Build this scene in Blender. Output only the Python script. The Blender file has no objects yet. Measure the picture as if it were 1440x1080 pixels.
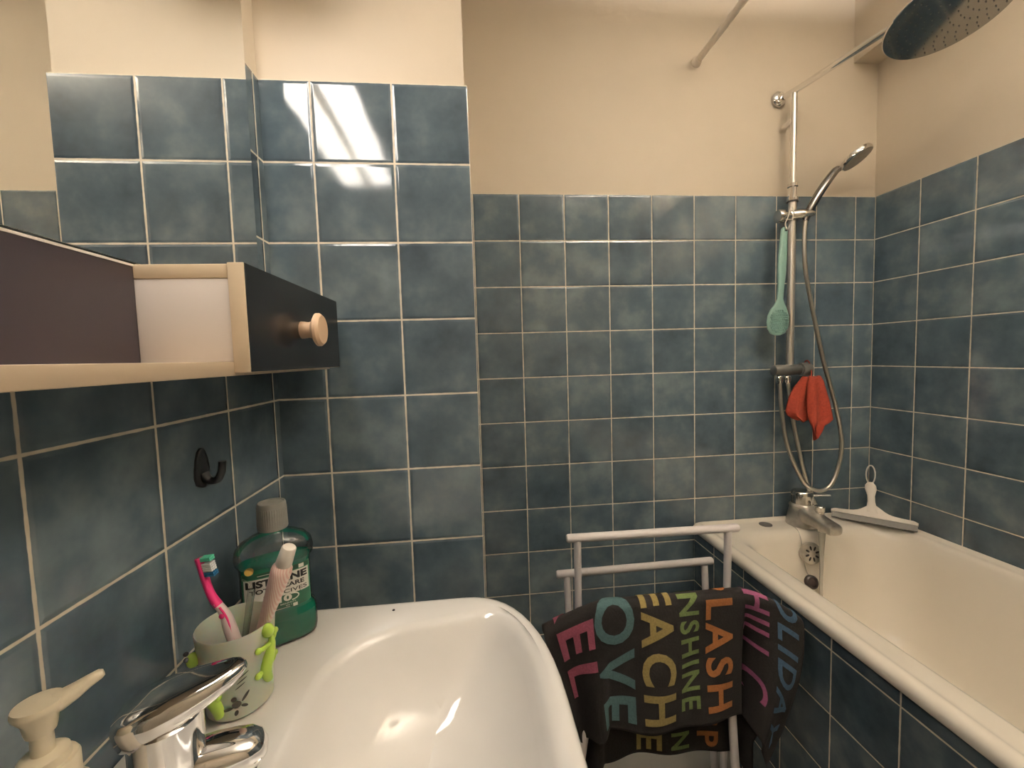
import bpy, bmesh, math, random
from mathutils import Vector, Matrix
random.seed(7)
S = bpy.context.scene
COL = S.collection
PI = math.pi
LAMP, FILL = 19, 800  # strengths of the mirror lamp and of the added fill light
P = 0.152            # tile pitch
ZT = 1.824           # top of the tiling
XL, XR, YP, YB, XP = -0.3802, 1.4664, 0.8616, 1.4032, 0.0126
XM = -0.366          # mirror face

# ------------------------------------------------------------------ materials
def srgb(r, g, b):
    f = lambda c: (c/255/12.92) if c/255 <= .04045 else ((c/255+.055)/1.055)**2.4
    return (f(r), f(g), f(b), 1)

class NT:
    def __init__(s, name):
        s.m = bpy.data.materials.new(name); s.m.use_nodes = True
        s.t = s.m.node_tree; s.t.nodes.clear()
        s.out = s.n('ShaderNodeOutputMaterial'); s.b = s.n('ShaderNodeBsdfPrincipled')
        s.t.links.new(s.b.outputs[0], s.out.inputs[0])
    def n(s, t, **k):
        q = s.t.nodes.new(t)
        for a, v in k.items(): setattr(q, a, v)
        return q
    def l(s, a, b): s.t.links.new(a, b)
    def math(s, op, a, b=None, c=None):
        q = s.n('ShaderNodeMath', operation=op)
        for i, v in enumerate((a, b, c)):
            if v is None: continue
            if isinstance(v, (int, float)): q.inputs[i].default_value = v
            else: s.l(v, q.inputs[i])
        return q.outputs[0]
    def mix(s, f, a, b, bt='MIX'):
        q = s.n('ShaderNodeMix', data_type='RGBA', blend_type=bt)
        for i, v in ((0, f), (6, a), (7, b)):
            if isinstance(v, (int, float, tuple)): q.inputs[i].default_value = v
            else: s.l(v, q.inputs[i])
        return q.outputs[2]
    def ramp(s, v, stops):
        q = s.n('ShaderNodeValToRGB'); s.l(v, q.inputs[0])
        e = q.color_ramp.elements
        while len(e) < len(stops): e.new(.5)
        for i, (p, c) in enumerate(stops): e[i].position = p; e[i].color = c
        return q.outputs[0]
    def noise(s, scale, detail=3, rough=.5, vec=None):
        q = s.n('ShaderNodeTexNoise'); q.inputs['Scale'].default_value = scale
        q.inputs['Detail'].default_value = detail; q.inputs['Roughness'].default_value = rough
        if vec is None: vec = s.n('ShaderNodeTexCoord').outputs['Object']
        s.l(vec, q.inputs['Vector']); return q
    def bump(s, h, strength, dist, normal=None):
        q = s.n('ShaderNodeBump'); q.inputs['Strength'].default_value = strength
        q.inputs['Distance'].default_value = dist; s.l(h, q.inputs['Height'])
        if normal is not None: s.l(normal, q.inputs['Normal'])
        s.l(q.outputs[0], s.b.inputs['Normal'])
    def set(s, **k):
        for a, v in k.items(): s.b.inputs[a.replace('_', ' ')].default_value = v
        return s

def simple(name, col, rough=.5, metal=0, nscale=0, namt=.15, bump=0, **k):
    t = NT(name); t.set(Roughness=rough, Metallic=metal, **k)
    if nscale:
        nz = t.noise(nscale, 4)
        dark = tuple(c*(1-namt) for c in col[:3])+(1,)
        t.l(t.mix(nz.outputs[0], dark, tuple(min(1, c*(1+namt)) for c in col[:3])+(1,)), t.b.inputs['Base Color'])
        if bump: t.bump(nz.outputs[0], .5, bump)
    else: t.set(Base_Color=col)
    return t.m

def tile_mat(name, offx, offy):
    """glazed mottled 15 cm tiles with cream joints; grid laid in world metres"""
    t = NT(name)
    g = t.n('ShaderNodeNewGeometry')
    sp = t.n('ShaderNodeSeparateXYZ'); t.l(g.outputs['Position'], sp.inputs[0])
    sn = t.n('ShaderNodeSeparateXYZ'); t.l(g.outputs['True Normal'], sn.inputs[0])
    side = t.math('GREATER_THAN', t.math('ABSOLUTE', sn.outputs[0]), .6)
    ux = t.math('DIVIDE', t.math('SUBTRACT', sp.outputs[0], offx), P)
    uy = t.math('DIVIDE', t.math('SUBTRACT', sp.outputs[1], offy), P)
    u = t.math('ADD', t.math('MULTIPLY', ux, t.math('SUBTRACT', 1, side)), t.math('MULTIPLY', uy, side))
    v = t.math('DIVIDE', t.math('SUBTRACT', sp.outputs[2], ZT-.0012), P)
    def edge(w):
        f = t.math('FRACT', w)
        return t.math('MULTIPLY', t.math('MINIMUM', f, t.math('SUBTRACT', 1, f)), P)
    jit = t.noise(60, 2)
    d = t.math('ADD', t.math('MINIMUM', edge(u), edge(v)), t.math('MULTIPLY', t.math('SUBTRACT', jit.outputs[0], .5), .0016))
    def sstep(a, b):
        q = t.n('ShaderNodeMapRange', interpolation_type='SMOOTHSTEP')
        t.l(d, q.inputs[0]); q.inputs[1].default_value = a; q.inputs[2].default_value = b
        return q.outputs[0]
    mask = sstep(.0012, .0022)
    cid = t.n('ShaderNodeCombineXYZ'); t.l(t.math('FLOOR', u), cid.inputs[0]); t.l(t.math('FLOOR', v), cid.inputs[1]); t.l(side, cid.inputs[2])
    wn = t.n('ShaderNodeTexWhiteNoise', noise_dimensions='3D'); t.l(cid.outputs[0], wn.inputs['Vector'])
    sh = t.n('ShaderNodeVectorMath', operation='MULTIPLY_ADD'); t.l(wn.outputs['Color'], sh.inputs[0]); sh.inputs[1].default_value = (7, 7, 7); t.l(g.outputs['Position'], sh.inputs[2])
    n1 = t.noise(11, 4, .55, sh.outputs[0])
    fac = t.math('ADD', t.math('MULTIPLY', n1.outputs[0], .86), t.math('MULTIPLY', wn.outputs['Value'], .14))
    body = t.ramp(fac, [(.28, (.047, .070, .093, 1)), (.50, (.086, .122, .150, 1)), (.74, (.168, .214, .236, 1))])
    gn = t.noise(35, 3)
    grout = t.mix(gn.outputs[0], (.50, .45, .36, 1), (.80, .74, .62, 1))
    t.l(t.mix(mask, grout, body), t.b.inputs['Base Color'])
    t.l(t.math('ADD', .75, t.math('MULTIPLY', mask, -.66)), t.b.inputs['Roughness'])
    t.set(IOR=1.56)
    tilt = t.n('ShaderNodeVectorMath', operation='MULTIPLY_ADD')
    sb = t.n('ShaderNodeVectorMath', operation='SUBTRACT'); t.l(wn.outputs['Color'], sb.inputs[0]); sb.inputs[1].default_value = (.5, .5, .5)
    t.l(sb.outputs[0], tilt.inputs[0]); tilt.inputs[1].default_value = (.014, .014, .014); t.l(g.outputs['Normal'], tilt.inputs[2])
    nm = t.n('ShaderNodeVectorMath', operation='NORMALIZE'); t.l(tilt.outputs[0], nm.inputs[0])
    wav = t.noise(14, 1)
    h = t.math('ADD', sstep(.001, .007), t.math('MULTIPLY', wav.outputs[0], .45))
    t.bump(h, .55, .0016, nm.outputs[0])
    return t.m

def plaster(name, c1, c2):
    t = NT(name); t.set(Roughness=.55)
    n = t.noise(2.2, 5, .6)
    t.l(t.ramp(n.outputs[0], [(.3, c1), (.7, c2)]), t.b.inputs['Base Color'])
    n2 = t.noise(55, 4)
    t.bump(n2.outputs[0], .12, .003)
    return t.m

M = {}
M['plaster'] = plaster('cream_paint', (.61, .535, .43, 1), (.66, .58, .47, 1))
M['ceiling'] = plaster('ceiling_paint', (.70, .66, .58, 1), (.74, .70, .62, 1))
M['tile_pier'] = tile_mat('tiles_pier', .0165, YP)
M['tile_left'] = tile_mat('tiles_left', 0, .8408)
M['tile_back'] = tile_mat('tiles_back', .0237, 0)
M['tile_right'] = tile_mat('tiles_right', 0, 1.4005)
M['tile_apron'] = tile_mat('tiles_apron', 0, 1.4325)
M['floor'] = simple('floor_vinyl', (.42, .40, .36, 1), .5, nscale=6, namt=.12)
M['ceramic'] = simple('white_ceramic', (.78, .765, .74, 1), .09, nscale=3, namt=.02, Coat_Weight=.5, Coat_Roughness=.04)
M['enamel'] = simple('cream_enamel', (.88, .82, .72, 1), .2, nscale=3, namt=.03)
M['chrome'] = simple('chrome', (.82, .81, .80, 1), .06, 1)
M['brushed'] = simple('worn_chrome', (.62, .60, .56, 1), .2, 1, nscale=40, namt=.25)
M['scaled'] = simple('limescaled_chrome', (.46, .44, .40, 1), .34, .85, nscale=45, namt=.45, bump=.0006)
M['dark_metal'] = simple('dark_grey_metal', (.22, .215, .21, 1), .35, .8, nscale=40, namt=.2)
M['dark_chrome'] = simple('dark_chrome', (.22, .21, .205, 1), .12, 1)
M['satin'] = simple('satin_chrome', (.80, .76, .70, 1), .28, .8)
M['hose'] = simple('steel_hose', (.58, .55, .49, 1), .3, 1)
M['head_face'] = simple('polished_steel', (.36, .36, .35, 1), .10, 1)
M['rubber_grey'] = simple('grey_rubber', (.12, .115, .105, 1), .5)
M['black'] = simple('black_plastic', (.012, .012, .014, 1), .3)
M['rack'] = simple('white_lacquered_tube', (.86, .81, .81, 1), .32, nscale=30, namt=.03)
M['rod'] = simple('cream_plastic_rod', (.80, .73, .64, 1), .4)
M['mirror'] = simple('mirror_glass', (.93, .94, .92, 1), .004, 1)
M['mirror_edge'] = simple('mirror_edge_glass', (.30, .36, .36, 1), .15)
M['beech'] = simple('pale_laminate_edge', (.78, .64, .46, 1), .45, nscale=25, namt=.06)
M['white_lam'] = simple('white_laminate', (.86, .80, .76, 1), .35)
M['board'] = simple('beige_laminate', (.50, .40, .29, 1), .45, nscale=15, namt=.05)
M['dark_lam'] = simple('dark_brown_laminate', (.036, .029, .036, 1), .3)
M['black_lam'] = simple('black_lacquer_front', (.010, .0105, .012, 1), .27, nscale=20, namt=.1)
M['wood_knob'] = simple('pale_wood', (.76, .54, .36, 1), .45, nscale=20, namt=.08)
M['cream_pl'] = simple('ivory_plastic', (.76, .68, .52, 1), .35)
M['soap'] = simple('pale_soap_bottle', (.72, .66, .56, 1), .3)
M['teal'] = simple('teal_plastic', (.24, .41, .36, 1), .45)
M['white_cord'] = simple('white_cord', (.72, .70, .64, 1), .7)
M['white_pl'] = simple('white_plastic', (.80, .74, .66, 1), .35)
M['red_cloth'] = simple('rust_red_terry', (.32, .044, .022, 1), .95, nscale=160, namt=.4, bump=.002)
M['towel'] = simple('dark_brown_terry', (.0105, .008, .0075, 1), .95, nscale=220, namt=.5, bump=.002)
M['pink'] = simple('hot_pink_plastic', (.80, .04, .22, 1), .35)
M['brush_white'] = simple('pale_pink_plastic', (.80, .66, .66, 1), .35)
M['br_white'] = simple('white_bristles', (.78, .78, .80, 1), .7)
M['br_green'] = simple('green_bristles', (.10, .55, .38, 1), .7)
M['br_blue'] = simple('blue_bristles', (.02, .16, .34, 1), .7)
M['frost'] = simple('frosted_plastic', (.70, .68, .56, 1), .42, nscale=5, namt=.05, Transmission_Weight=.15, Subsurface_Weight=.3, Subsurface_Scale=.02)
M['lime'] = simple('lime_green_rubber', (.42, .62, .09, 1), .35, nscale=40, namt=.2)
M['dark_print'] = simple('dark_print', (.05, .045, .035, 1), .6)
def thin_clear(name, tint, rough, gl=.10):
    t = NT(name); t.t.nodes.remove(t.b)
    tr = t.n('ShaderNodeBsdfTransparent'); tr.inputs[0].default_value = tint
    g = t.n('ShaderNodeBsdfGlossy'); g.inputs['Roughness'].default_value = rough
    lw = t.n('ShaderNodeLayerWeight'); lw.inputs[0].default_value = .35
    f = t.math('ADD', t.math('MULTIPLY', lw.outputs['Fresnel'], .8), gl)
    mx = t.n('ShaderNodeMixShader'); t.l(f, mx.inputs[0]); t.l(tr.outputs[0], mx.inputs[1]); t.l(g.outputs[0], mx.inputs[2])
    t.l(mx.outputs[0], t.out.inputs[0]); return t.m
M['clear'] = thin_clear('clear_bottle_plastic', (.84, .87, .86, 1), .08, .03)
M['clear_cap'] = simple('greyed_clear_cap', (.34, .34, .31, 1), .32, Transmission_Weight=.25, IOR=1.3, nscale=60, namt=.2)
M['liquid'] = simple('green_mouthwash', (.008, .25, .165, 1), .12, Subsurface_Weight=.3, Subsurface_Scale=.02)
M['lab_dk'] = simple('label_dark_green', (.012, .085, .045, 1), .4)
M['lab_md'] = simple('label_mid_green', (.05, .22, .12, 1), .4)
M['lab_wh'] = simple('label_white', (.72, .70, .64, 1), .45)
M['ink'] = simple('label_black_ink', (.01, .01, .012, 1), .5)
M['gold'] = simple('label_gold_seal', (.62, .42, .10, 1), .4)
M['water'] = thin_clear('running_water', (.74, .74, .70, 1), .15, .16)
_t = M['water'].node_tree; _d = _t.nodes.new('ShaderNodeBsdfDiffuse'); _d.inputs[0].default_value = (.72, .69, .62, 1)
_m = _t.nodes.new('ShaderNodeMixShader'); _m.inputs[0].default_value = .38
_o = [n for n in _t.nodes if n.type == 'OUTPUT_MATERIAL'][0]; _s = _o.inputs[0].links[0].from_socket
_t.links.new(_s, _m.inputs[1]); _t.links.new(_d.outputs[0], _m.inputs[2]); _t.links.new(_m.outputs[0], _o.inputs[0])
M['plugrub'] = simple('black_rubber_plug', (.022, .014, .013, 1), .4)
M['door'] = simple('painted_door', (.66, .58, .46, 1), .4)
M['lamp_body'] = simple('white_lamp_housing', (.8, .78, .74, 1), .4)
M['tooth_tube'] = None
def stripes():
    t = NT('toothpaste_tube'); t.set(Roughness=.35)
    tc = t.n('ShaderNodeTexCoord')
    w = t.n('ShaderNodeTexWave', wave_type='BANDS', bands_direction='X'); w.inputs['Scale'].default_value = 120; w.inputs['Distortion'].default_value = 1.2
    t.l(tc.outputs['Object'], w.inputs['Vector'])
    t.l(t.ramp(w.outputs[0], [(.35, (.72, .46, .40, 1)), (.65, (.80, .64, .57, 1))]), t.b.inputs['Base Color'])
    return t.m
M['tooth_tube'] = stripes()
def emit(name, col, st):
    t = NT(name); t.set(Base_Color=(.9, .88, .84, 1), Emission_Color=col, Emission_Strength=st); return t.m
M['lamp'] = emit('lit_diffuser', (1, .90, .80, 1), LAMP)
M['fill_glow'] = emit('fill_light_glow', (1, .90, .80, 1), FILL)  # glow of the added fill light under the ceiling
def terry(name, c):
    return simple(name, c, .95, nscale=220, namt=.35, bump=.002)
for k, c in dict(t_teal=(.066, .130, .138, 1), t_yellow=(.27, .21, .075, 1), t_green=(.14, .195, .065, 1), t_orange=(.33, .125, .036, 1), t_pink=(.24, .066, .145, 1), t_blue=(.042, .088, .145, 1), t_rose=(.29, .072, .118, 1)).items():
    M[k] = terry('terry_'+k[2:], c)

# ------------------------------------------------------------------ mesh builder
class MB:
    def __init__(s): s.v = []; s.f = []; s.mi = []; s.sm = []
    def add(s, verts, faces, mi=0, smooth=True):
        b = len(s.v); s.v += [Vector(p) for p in verts]
        for f in faces: s.f.append([b+i for i in f]); s.mi.append(mi); s.sm.append(smooth)
    def box(s, x0, x1, y0, y1, z0, z1, bev=0, seg=2, mi=0, mtx=None):
        bm = bmesh.new(); bmesh.ops.create_cube(bm, size=1)
        for v in bm.verts:
            v.co = Vector(((x0+x1)/2+v.co.x*(x1-x0), (y0+y1)/2+v.co.y*(y1-y0), (z0+z1)/2+v.co.z*(z1-z0)))
        if bev: bmesh.ops.bevel(bm, geom=bm.edges[:], offset=bev, segments=seg, affect='EDGES', profile=.5)
        if mtx is not None: bmesh.ops.transform(bm, matrix=mtx, verts=bm.verts)
        bm.verts.ensure_lookup_table()
        s.add([v.co.copy() for v in bm.verts], [[v.index for v in f.verts] for f in bm.faces], mi, False); bm.free()
        return s
    def loft(s, loops, c0=True, c1=True, closed=True, mi=0, smooth=True):
        n = len(loops[0]); V = [p for L in loops for p in L]; F = []
        for i in range(len(loops)-1):
            for j in range(n if closed else n-1):
                k = (j+1) % n
                F.append([i*n+j, i*n+k, (i+1)*n+k, (i+1)*n+j])
        s.add(V, F, mi, smooth)
        b = len(s.v)-len(V)
        if c0: s.f.append([b+j for j in range(n)][::-1]); s.mi.append(mi); s.sm.append(False)
        if c1: s.f.append([b+(len(loops)-1)*n+j for j in range(n)]); s.mi.append(mi); s.sm.append(False)
        return s
    def tube(s, pts, r, n=14, mi=0, caps=True, flat=1.0, side=None):
        pts = [Vector(p) for p in pts]; loops = []
        R = r if callable(r) else (lambda t: r)
        d = (pts[1]-pts[0]).normalized()
        a = Vector(side) if side is not None else (Vector((0, 0, 1)) if abs(d.z) < .9 else Vector((1, 0, 0)))
        for i, p in enumerate(pts):
            q = pts[min(i+1, len(pts)-1)]-pts[max(i-1, 0)]; q.normalize()
            a = (a-q*a.dot(q)).normalized(); b = q.cross(a); rr = R(i/(len(pts)-1))
            loops.append([p+(a*math.cos(2*PI*k/n)+b*math.sin(2*PI*k/n)*flat)*rr for k in range(n)])
        return s.loft(loops, caps, caps, mi=mi)
    def lathe(s, prof, n=28, c=(0, 0, 0), axis=(0, 0, 1), mi=0, caps=True):
        c = Vector(c); q = Vector((0, 0, 1)).rotation_difference(Vector(axis).normalized())
        loops = [[c+q @ Vector((r*math.cos(2*PI*k/n), r*math.sin(2*PI*k/n), z)) for k in range(n)] for r, z in prof]
        return s.loft(loops, caps, caps, mi=mi)
    def ball(s, c, r, mi=0, n=14, m=8, mtx=None):
        rx, ry, rz = r if isinstance(r, tuple) else (r, r, r); loops = []
        for i in range(m+1):
            a = -PI/2+PI*i/m; e = max(math.cos(a), .02)
            loops.append([Vector((rx*e*math.cos(2*PI*k/n), ry*e*math.sin(2*PI*k/n), rz*math.sin(a))) for k in range(n)])
        loops = [[(mtx @ p if mtx is not None else p)+Vector(c) for p in L] for L in loops]
        return s.loft(loops, mi=mi)
    def build(s, name, mats, parent=None, loc=None, recalc=True, auto=40):
        me = bpy.data.meshes.new(name)
        org = Vector(loc) if loc is not None else Vector((0, 0, 0))
        o = bpy.data.objects.new(name, me); COL.objects.link(o)
        if parent is not None:
            r = parent
            while r.parent: r = r.parent
            org = r.location.copy(); o.parent = parent
        else: o.location = org
        me.from_pydata([p-org for p in s.v], [], s.f)
        for m in (mats if isinstance(mats, (list, tuple)) else [mats]): me.materials.append(m)
        me.polygons.foreach_set('material_index', s.mi); me.polygons.foreach_set('use_smooth', s.sm)
        if recalc:
            bm = bmesh.new(); bm.from_mesh(me); bmesh.ops.recalc_face_normals(bm, faces=bm.faces); bm.to_mesh(me); bm.free()
        if auto:
            try: me.set_sharp_from_angle(angle=math.radians(auto))
            except Exception: pass
        me.update(); return o

def smooth_path(pts, n=8):
    pts = [Vector(p) for p in pts]; out = []
    for i in range(len(pts)-1):
        p0, p1, p2, p3 = pts[max(i-1, 0)], pts[i], pts[i+1], pts[min(i+2, len(pts)-1)]
        for k in range(n):
            t = k/n
            out.append(.5*((2*p1)+(p2-p0)*t+(2*p0-5*p1+4*p2-p3)*t*t+(3*p1-p0-3*p2+p3)*t**3))
    return out+[pts[-1]]

def tag(o, label, cat, group=None):
    o['label'] = label; o['category'] = cat
    if group: o['group'] = group
    return o
def thing(name, label, cat, loc, group=None):
    o = bpy.data.objects.new(name, None); COL.objects.link(o); o.location = loc; o.empty_display_size = .05
    return tag(o, label, cat, group)
def struct(o, label=None):
    o['kind'] = 'structure'
    if label: o['label'] = label
    return o

def text_tris(body, bold=.0, maxedge=None, spc=1.0):
    """flat letters as a triangle mesh, scaled so that caps are 1 high; returns verts, faces, width"""
    cu = bpy.data.curves.new('glyphs', 'FONT'); cu.body = body; cu.size = 1; cu.offset = bold; cu.resolution_u = 4; cu.space_character = spc
    o = bpy.data.objects.new('glyphs', cu); COL.objects.link(o)
    dg = bpy.context.evaluated_depsgraph_get(); dg.update()
    me = bpy.data.meshes.new_from_object(o.evaluated_get(dg))
    bm = bmesh.new(); bm.from_mesh(me); bmesh.ops.triangulate(bm, faces=bm.faces)
    bpy.data.objects.remove(o); bpy.data.curves.remove(cu); bpy.data.meshes.remove(me)
    xs = [v.co.x for v in bm.verts]; ys = [v.co.y for v in bm.verts]
    x0, x1, y0, y1 = min(xs), max(xs), min(ys), max(ys)
    for v in bm.verts: v.co = Vector(((v.co.x-x0)/(x1-x0), (v.co.y-y0)/(y1-y0), 0))
    if maxedge:                      # maxedge = (fraction of the width, fraction of the height)
        for _ in range(6):
            L = [e for e in bm.edges if max(abs(e.verts[0].co.x-e.verts[1].co.x)/maxedge[0], abs(e.verts[0].co.y-e.verts[1].co.y)/maxedge[1]) > 1]
            if not L: break
            bmesh.ops.subdivide_edges(bm, edges=L, cuts=1); bmesh.ops.triangulate(bm, faces=bm.faces)
    bm.verts.ensure_lookup_table(); bm.verts.index_update()
    V = [(v.co.x, v.co.y) for v in bm.verts]; F = [[v.index for v in f.verts] for f in bm.faces]
    bm.free()
    return V, F

# ================================================================== THE ROOM
def wall(name, tb, pb, tm):
    b = MB()
    if tb: b.box(*tb, bev=.003 if name == 'wall_pier' else 0, seg=3, mi=0)
    b.box(*pb, mi=1)
    return struct(b.build(name, [tm, M['plaster']], auto=0))
YF = -1.15
wall('wall_back', (XL-.1, XR+.1, YB, YB+.1, 0, ZT), (XL-.1, XR+.1, YB+.004, YB+.1, ZT, 2.5), M['tile_back'])
wall('wall_pier', (XL-.1, XP, YP, YB+.02, 0, ZT), (XL-.1, XP-.007, YP+.006, YB+.02, ZT, 2.5), M['tile_pier'])
wall('wall_left', (XL-.1, XL, YF-.1, YP+.05, 0, ZT), (XL-.1, XL-.005, YF-.1, YP+.05, ZT, 2.5), M['tile_left'])
wall('wall_right', (XR, XR+.1, YF-.1, YB+.1, 0, ZT), (XR+.004, XR+.1, YF-.1, YB+.1, ZT, 2.5), M['tile_right'])
struct(MB().box(XL-.1, XR+.1, YF-.1, YF, 0, 2.5).build('wall_front', M['plaster'], auto=0))
struct(MB().box(XL-.1, XR+.1, YF-.1, YB+.1, -.1, 0).build('floor', M['floor'], auto=0))
struct(MB().box(XL-.1, XR+.1, YF-.1, YB+.1, 2.5, 2.6).build('ceiling', M['ceiling'], auto=0))
struct(MB().box(1.376, XR+.004, YF, YB+.004, 2.281, 2.5).build('trim_1', M['plaster'], auto=0), 'boxed-in pipe casing along the top of the right wall')
d = struct(MB().box(.05, .80, YF, YF+.035, 0, 2.02, bev=.002).build('door_1', M['door'], auto=0))
MB().lathe([(.02, 0), (.02, .006), (.009, .008), (.009, .04)], c=(.12, YF+.035, 1.0), axis=(0, 1, 0)).box(.11, .23, YF+.07, YF+.085, .99, 1.01, bev=.004).build('door_handle', M['chrome'], parent=d)

# tiled bath panel
struct(MB().box(.782, .799, -.42, YB-.0005, 0, .6395).build('wall_bath', M['tile_apron'], auto=0), 'tiled panel along the side of the bathtub')

# ================================================================== BATHTUB
def rrect(x0, x1, y0, y1, rad, z, nc=9, ns=7):
    """closed loop, counter-clockwise from the lower right corner; rad = (rx, ry) for br, tr, tl, bl"""
    pts = []
    cs = [((x1, y0), (-1, 1), -PI/2), ((x1, y1), (-1, -1), 0), ((x0, y1), (1, -1), PI/2), ((x0, y0), (1, 1), PI)]
    arcs = []
    for (cx, cy), (sx, sy), a0 in cs:
        rx, ry = rad[len(arcs)]
        ox, oy = cx+sx*rx, cy+sy*ry
        arc = []
        for k in range(nc+1):
            a = a0+PI/2*k/nc
            ca, sa = math.cos(a), math.sin(a); e = 2/2.3
            arc.append(Vector((ox+rx*math.copysign(abs(ca)**e, ca), oy+ry*math.copysign(abs(sa)**e, sa), z)))
        arcs.append(arc)
    for i, a in enumerate(arcs):
        pts += a; b = arcs[(i+1) % 4]
        for k in range(1, ns): pts.append(a[-1].lerp(b[0], k/ns))
    return pts
tub = thing('bathtub', 'cream enamel bathtub behind the blue tiled panel', 'bathtub', (1.12, .5, 0))
YE = -.40
s4 = lambda r: [(r, r)]*4
L = [rrect(.80, XR-.004, YE+.02, YB-.006, s4(.01), .10),
     rrect(.80, XR-.004, YE+.02, YB-.006, s4(.01), .640),
     rrect(.776, XR-.003, YE, YB-.005, s4(.012), .6405),
     rrect(.770, XR-.003, YE, YB-.005, s4(.014), .646),
     rrect(.768, XR-.003, YE, YB-.005, s4(.014), .656),
     rrect(.771, XR-.003, YE, YB-.005, s4(.014), .665),
     rrect(.779, XR-.003, YE+.01, YB-.005, s4(.014), .6715),
     rrect(.788, XR-.003, YE+.02, YB-.005, s4(.02), .673),
     rrect(.798, XR-.006, YE+.03, YB-.010, s4(.02), .671),
     rrect(.806, XR-.010, YE+.04, YB-.018, s4(.03), .6655),
     rrect(.816, XR-.014, YE+.05, YB-.028, s4(.04), .6645),
     rrect(.835, XR-.022, YE+.07, YB-.058, s4(.07), .6640),
     rrect(.852, XR-.030, YE+.09, YB-.085, s4(.09), .6635),
     rrect(.862, XR-.036, YE+.10, YB-.098, s4(.10), .660),
     rrect(.872, XR-.042, YE+.11, YB-.108, s4(.11), .651),
     rrect(.880, XR-.048, YE+.13, YB-.118, s4(.12), .630),
     rrect(.900, XR-.064, YE+.20, YB-.126, s4(.14), .50),
     rrect(.930, XR-.090, YE+.30, YB-.145, s4(.16), .34),
     rrect(.960, XR-.120, YE+.36, YB-.220, s4(.16), .275),
     rrect(1.00, XR-.160, YE+.42, YB-.270, s4(.14), .255)]
MB().loft(L, True, True).build('shell', M['enamel'], parent=tub, auto=60)
# overflow rosette with its plug on a chain
oc = Vector((1.123, 1.272, .592)); on = Vector((0, -.985, .17)).normalized()
ov = MB().lathe([(.034, -.012), (.037, .000), (.036, .005), (.031, .0075), (.0, .0080)], c=oc, axis=on)
e1 = on.cross(Vector((1, 0, 0))).normalized(); e2 = on.cross(e1)
for k in range(8):
    a = 2*PI*k/8+.2; er = e1*math.cos(a)+e2*math.sin(a); et = on.cross(er)
    mt = Matrix((er, et, on)).transposed()
    ov.ball(oc+on*.0078+er*.019, (.0078, .0036, .0010), mi=1, n=12, m=6, mtx=mt)
ovo = ov.build('overflow_rosette', [M['scaled'], M['black']], parent=tub); ovo['label'] = 'round slotted metal overflow cover'
MB().lathe([(0, .0005), (.021, .0005), (.021, .003), (.016, .0045), (0, .005)], c=(1.022, 1.356, .6635), n=24).build('hole_cover', M['rubber_grey'], parent=tub)
ch = smooth_path([(1.098, 1.336, .668), (1.100, 1.308, .664), (1.099, 1.292, .650), (1.095, 1.277, .62), (1.093, 1.268, .58), (1.094, 1.258, .545), (1.098, 1.248, .525)], 10)
pl = tag(MB().tube(ch, .0012, 6).build('plug_chain', M['scaled']), 'thin metal chain hanging from the bath tap with a plug', 'plug chain')
pg = MB().lathe([(0, .0), (.019, .0), (.022, .004), (.0215, .014), (.018, .017), (.0155, .016), (.014, .009), (0, .008)], c=(1.099, 1.248, .508), axis=(0, -.95, .3))
pgo = pg.build('plug', M['plugrub'], parent=pl); pgo['label'] = 'black rubber plug'

# ================================================================== BATH TAP
tap = thing('bath_tap', 'limescaled single-lever bath mixer tap on the far tub rim', 'tap', (1.15, 1.345, .6635))
b = MB()
b.lathe([(.050, 0), (.049, .008), (.045, .03), (.041, .05), (.0385, .062), (.0405, .066), (.0405, .070), (.036, .073), (.034, .076)], c=(1.152, 1.345, .6635), n=32)
def ell(c, d, w, h, n=20, e=2.6):
    d = Vector(d).normalized(); sx = d.cross(Vector((0, 0, 1))).normalized(); up = sx.cross(d)
    out = []
    for k in range(n):
        a = 2*PI*k/n; ca, sa = math.cos(a), math.sin(a)
        out.append(Vector(c)+sx*w*math.copysign(abs(ca)**(2/e), ca)+up*h*math.copysign(abs(sa)**(2/e), sa))
    return out
sd = Vector((.02, -1, 0)).normalized(); o0 = Vector((1.152, 1.345, 0))
sp = [(0.0, .706, .036, .036), (.03, .706, .033, .031), (.055, .703, .029, .024), (.085, .699, .0265, .020), (.112, .696, .0265, .0185), (.130, .694, .0255, .018), (.137, .694, .022, .0155), (.140, .694, .012, .009)]
b.loft([ell(o0+sd*s+Vector((0, 0, z)), sd, w, h, 24, 3.4) for s, z, w, h in sp])
b.lathe([(.012, 0), (.0115, -.010), (.0, -.011)], c=o0+sd*.090+Vector((-.006, 0, .683)), n=18)
b.build('body', M['scaled'], parent=tap)
MB().lathe([(.034, 0), (.0345, .03), (.033, .040), (.030, .0435), (.0, .0445)], c=(1.152, 1.345, .7405), n=32).build('handle_cap', M['brushed'], parent=tap)
MB().loft([ell((1.168, 1.328, .772), (.8, -.35, .05), .014, .005), ell((1.195, 1.318, .7745), (.8, -.35, .05), .010, .0035), ell((1.222, 1.306, .776), (.8, -.35, .05), .0075, .0025)]).build('lever', M['chrome'], parent=tap)
kb = o0+sd*.060+Vector((.012, 0, .722))
MB().lathe([(.0135, 0), (.0135, .008), (.0160, .010), (.0160, .024), (.013, .027), (0, .0275)], c=kb, n=12).build('diverter_knob', M['brushed'], parent=tap)
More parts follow.
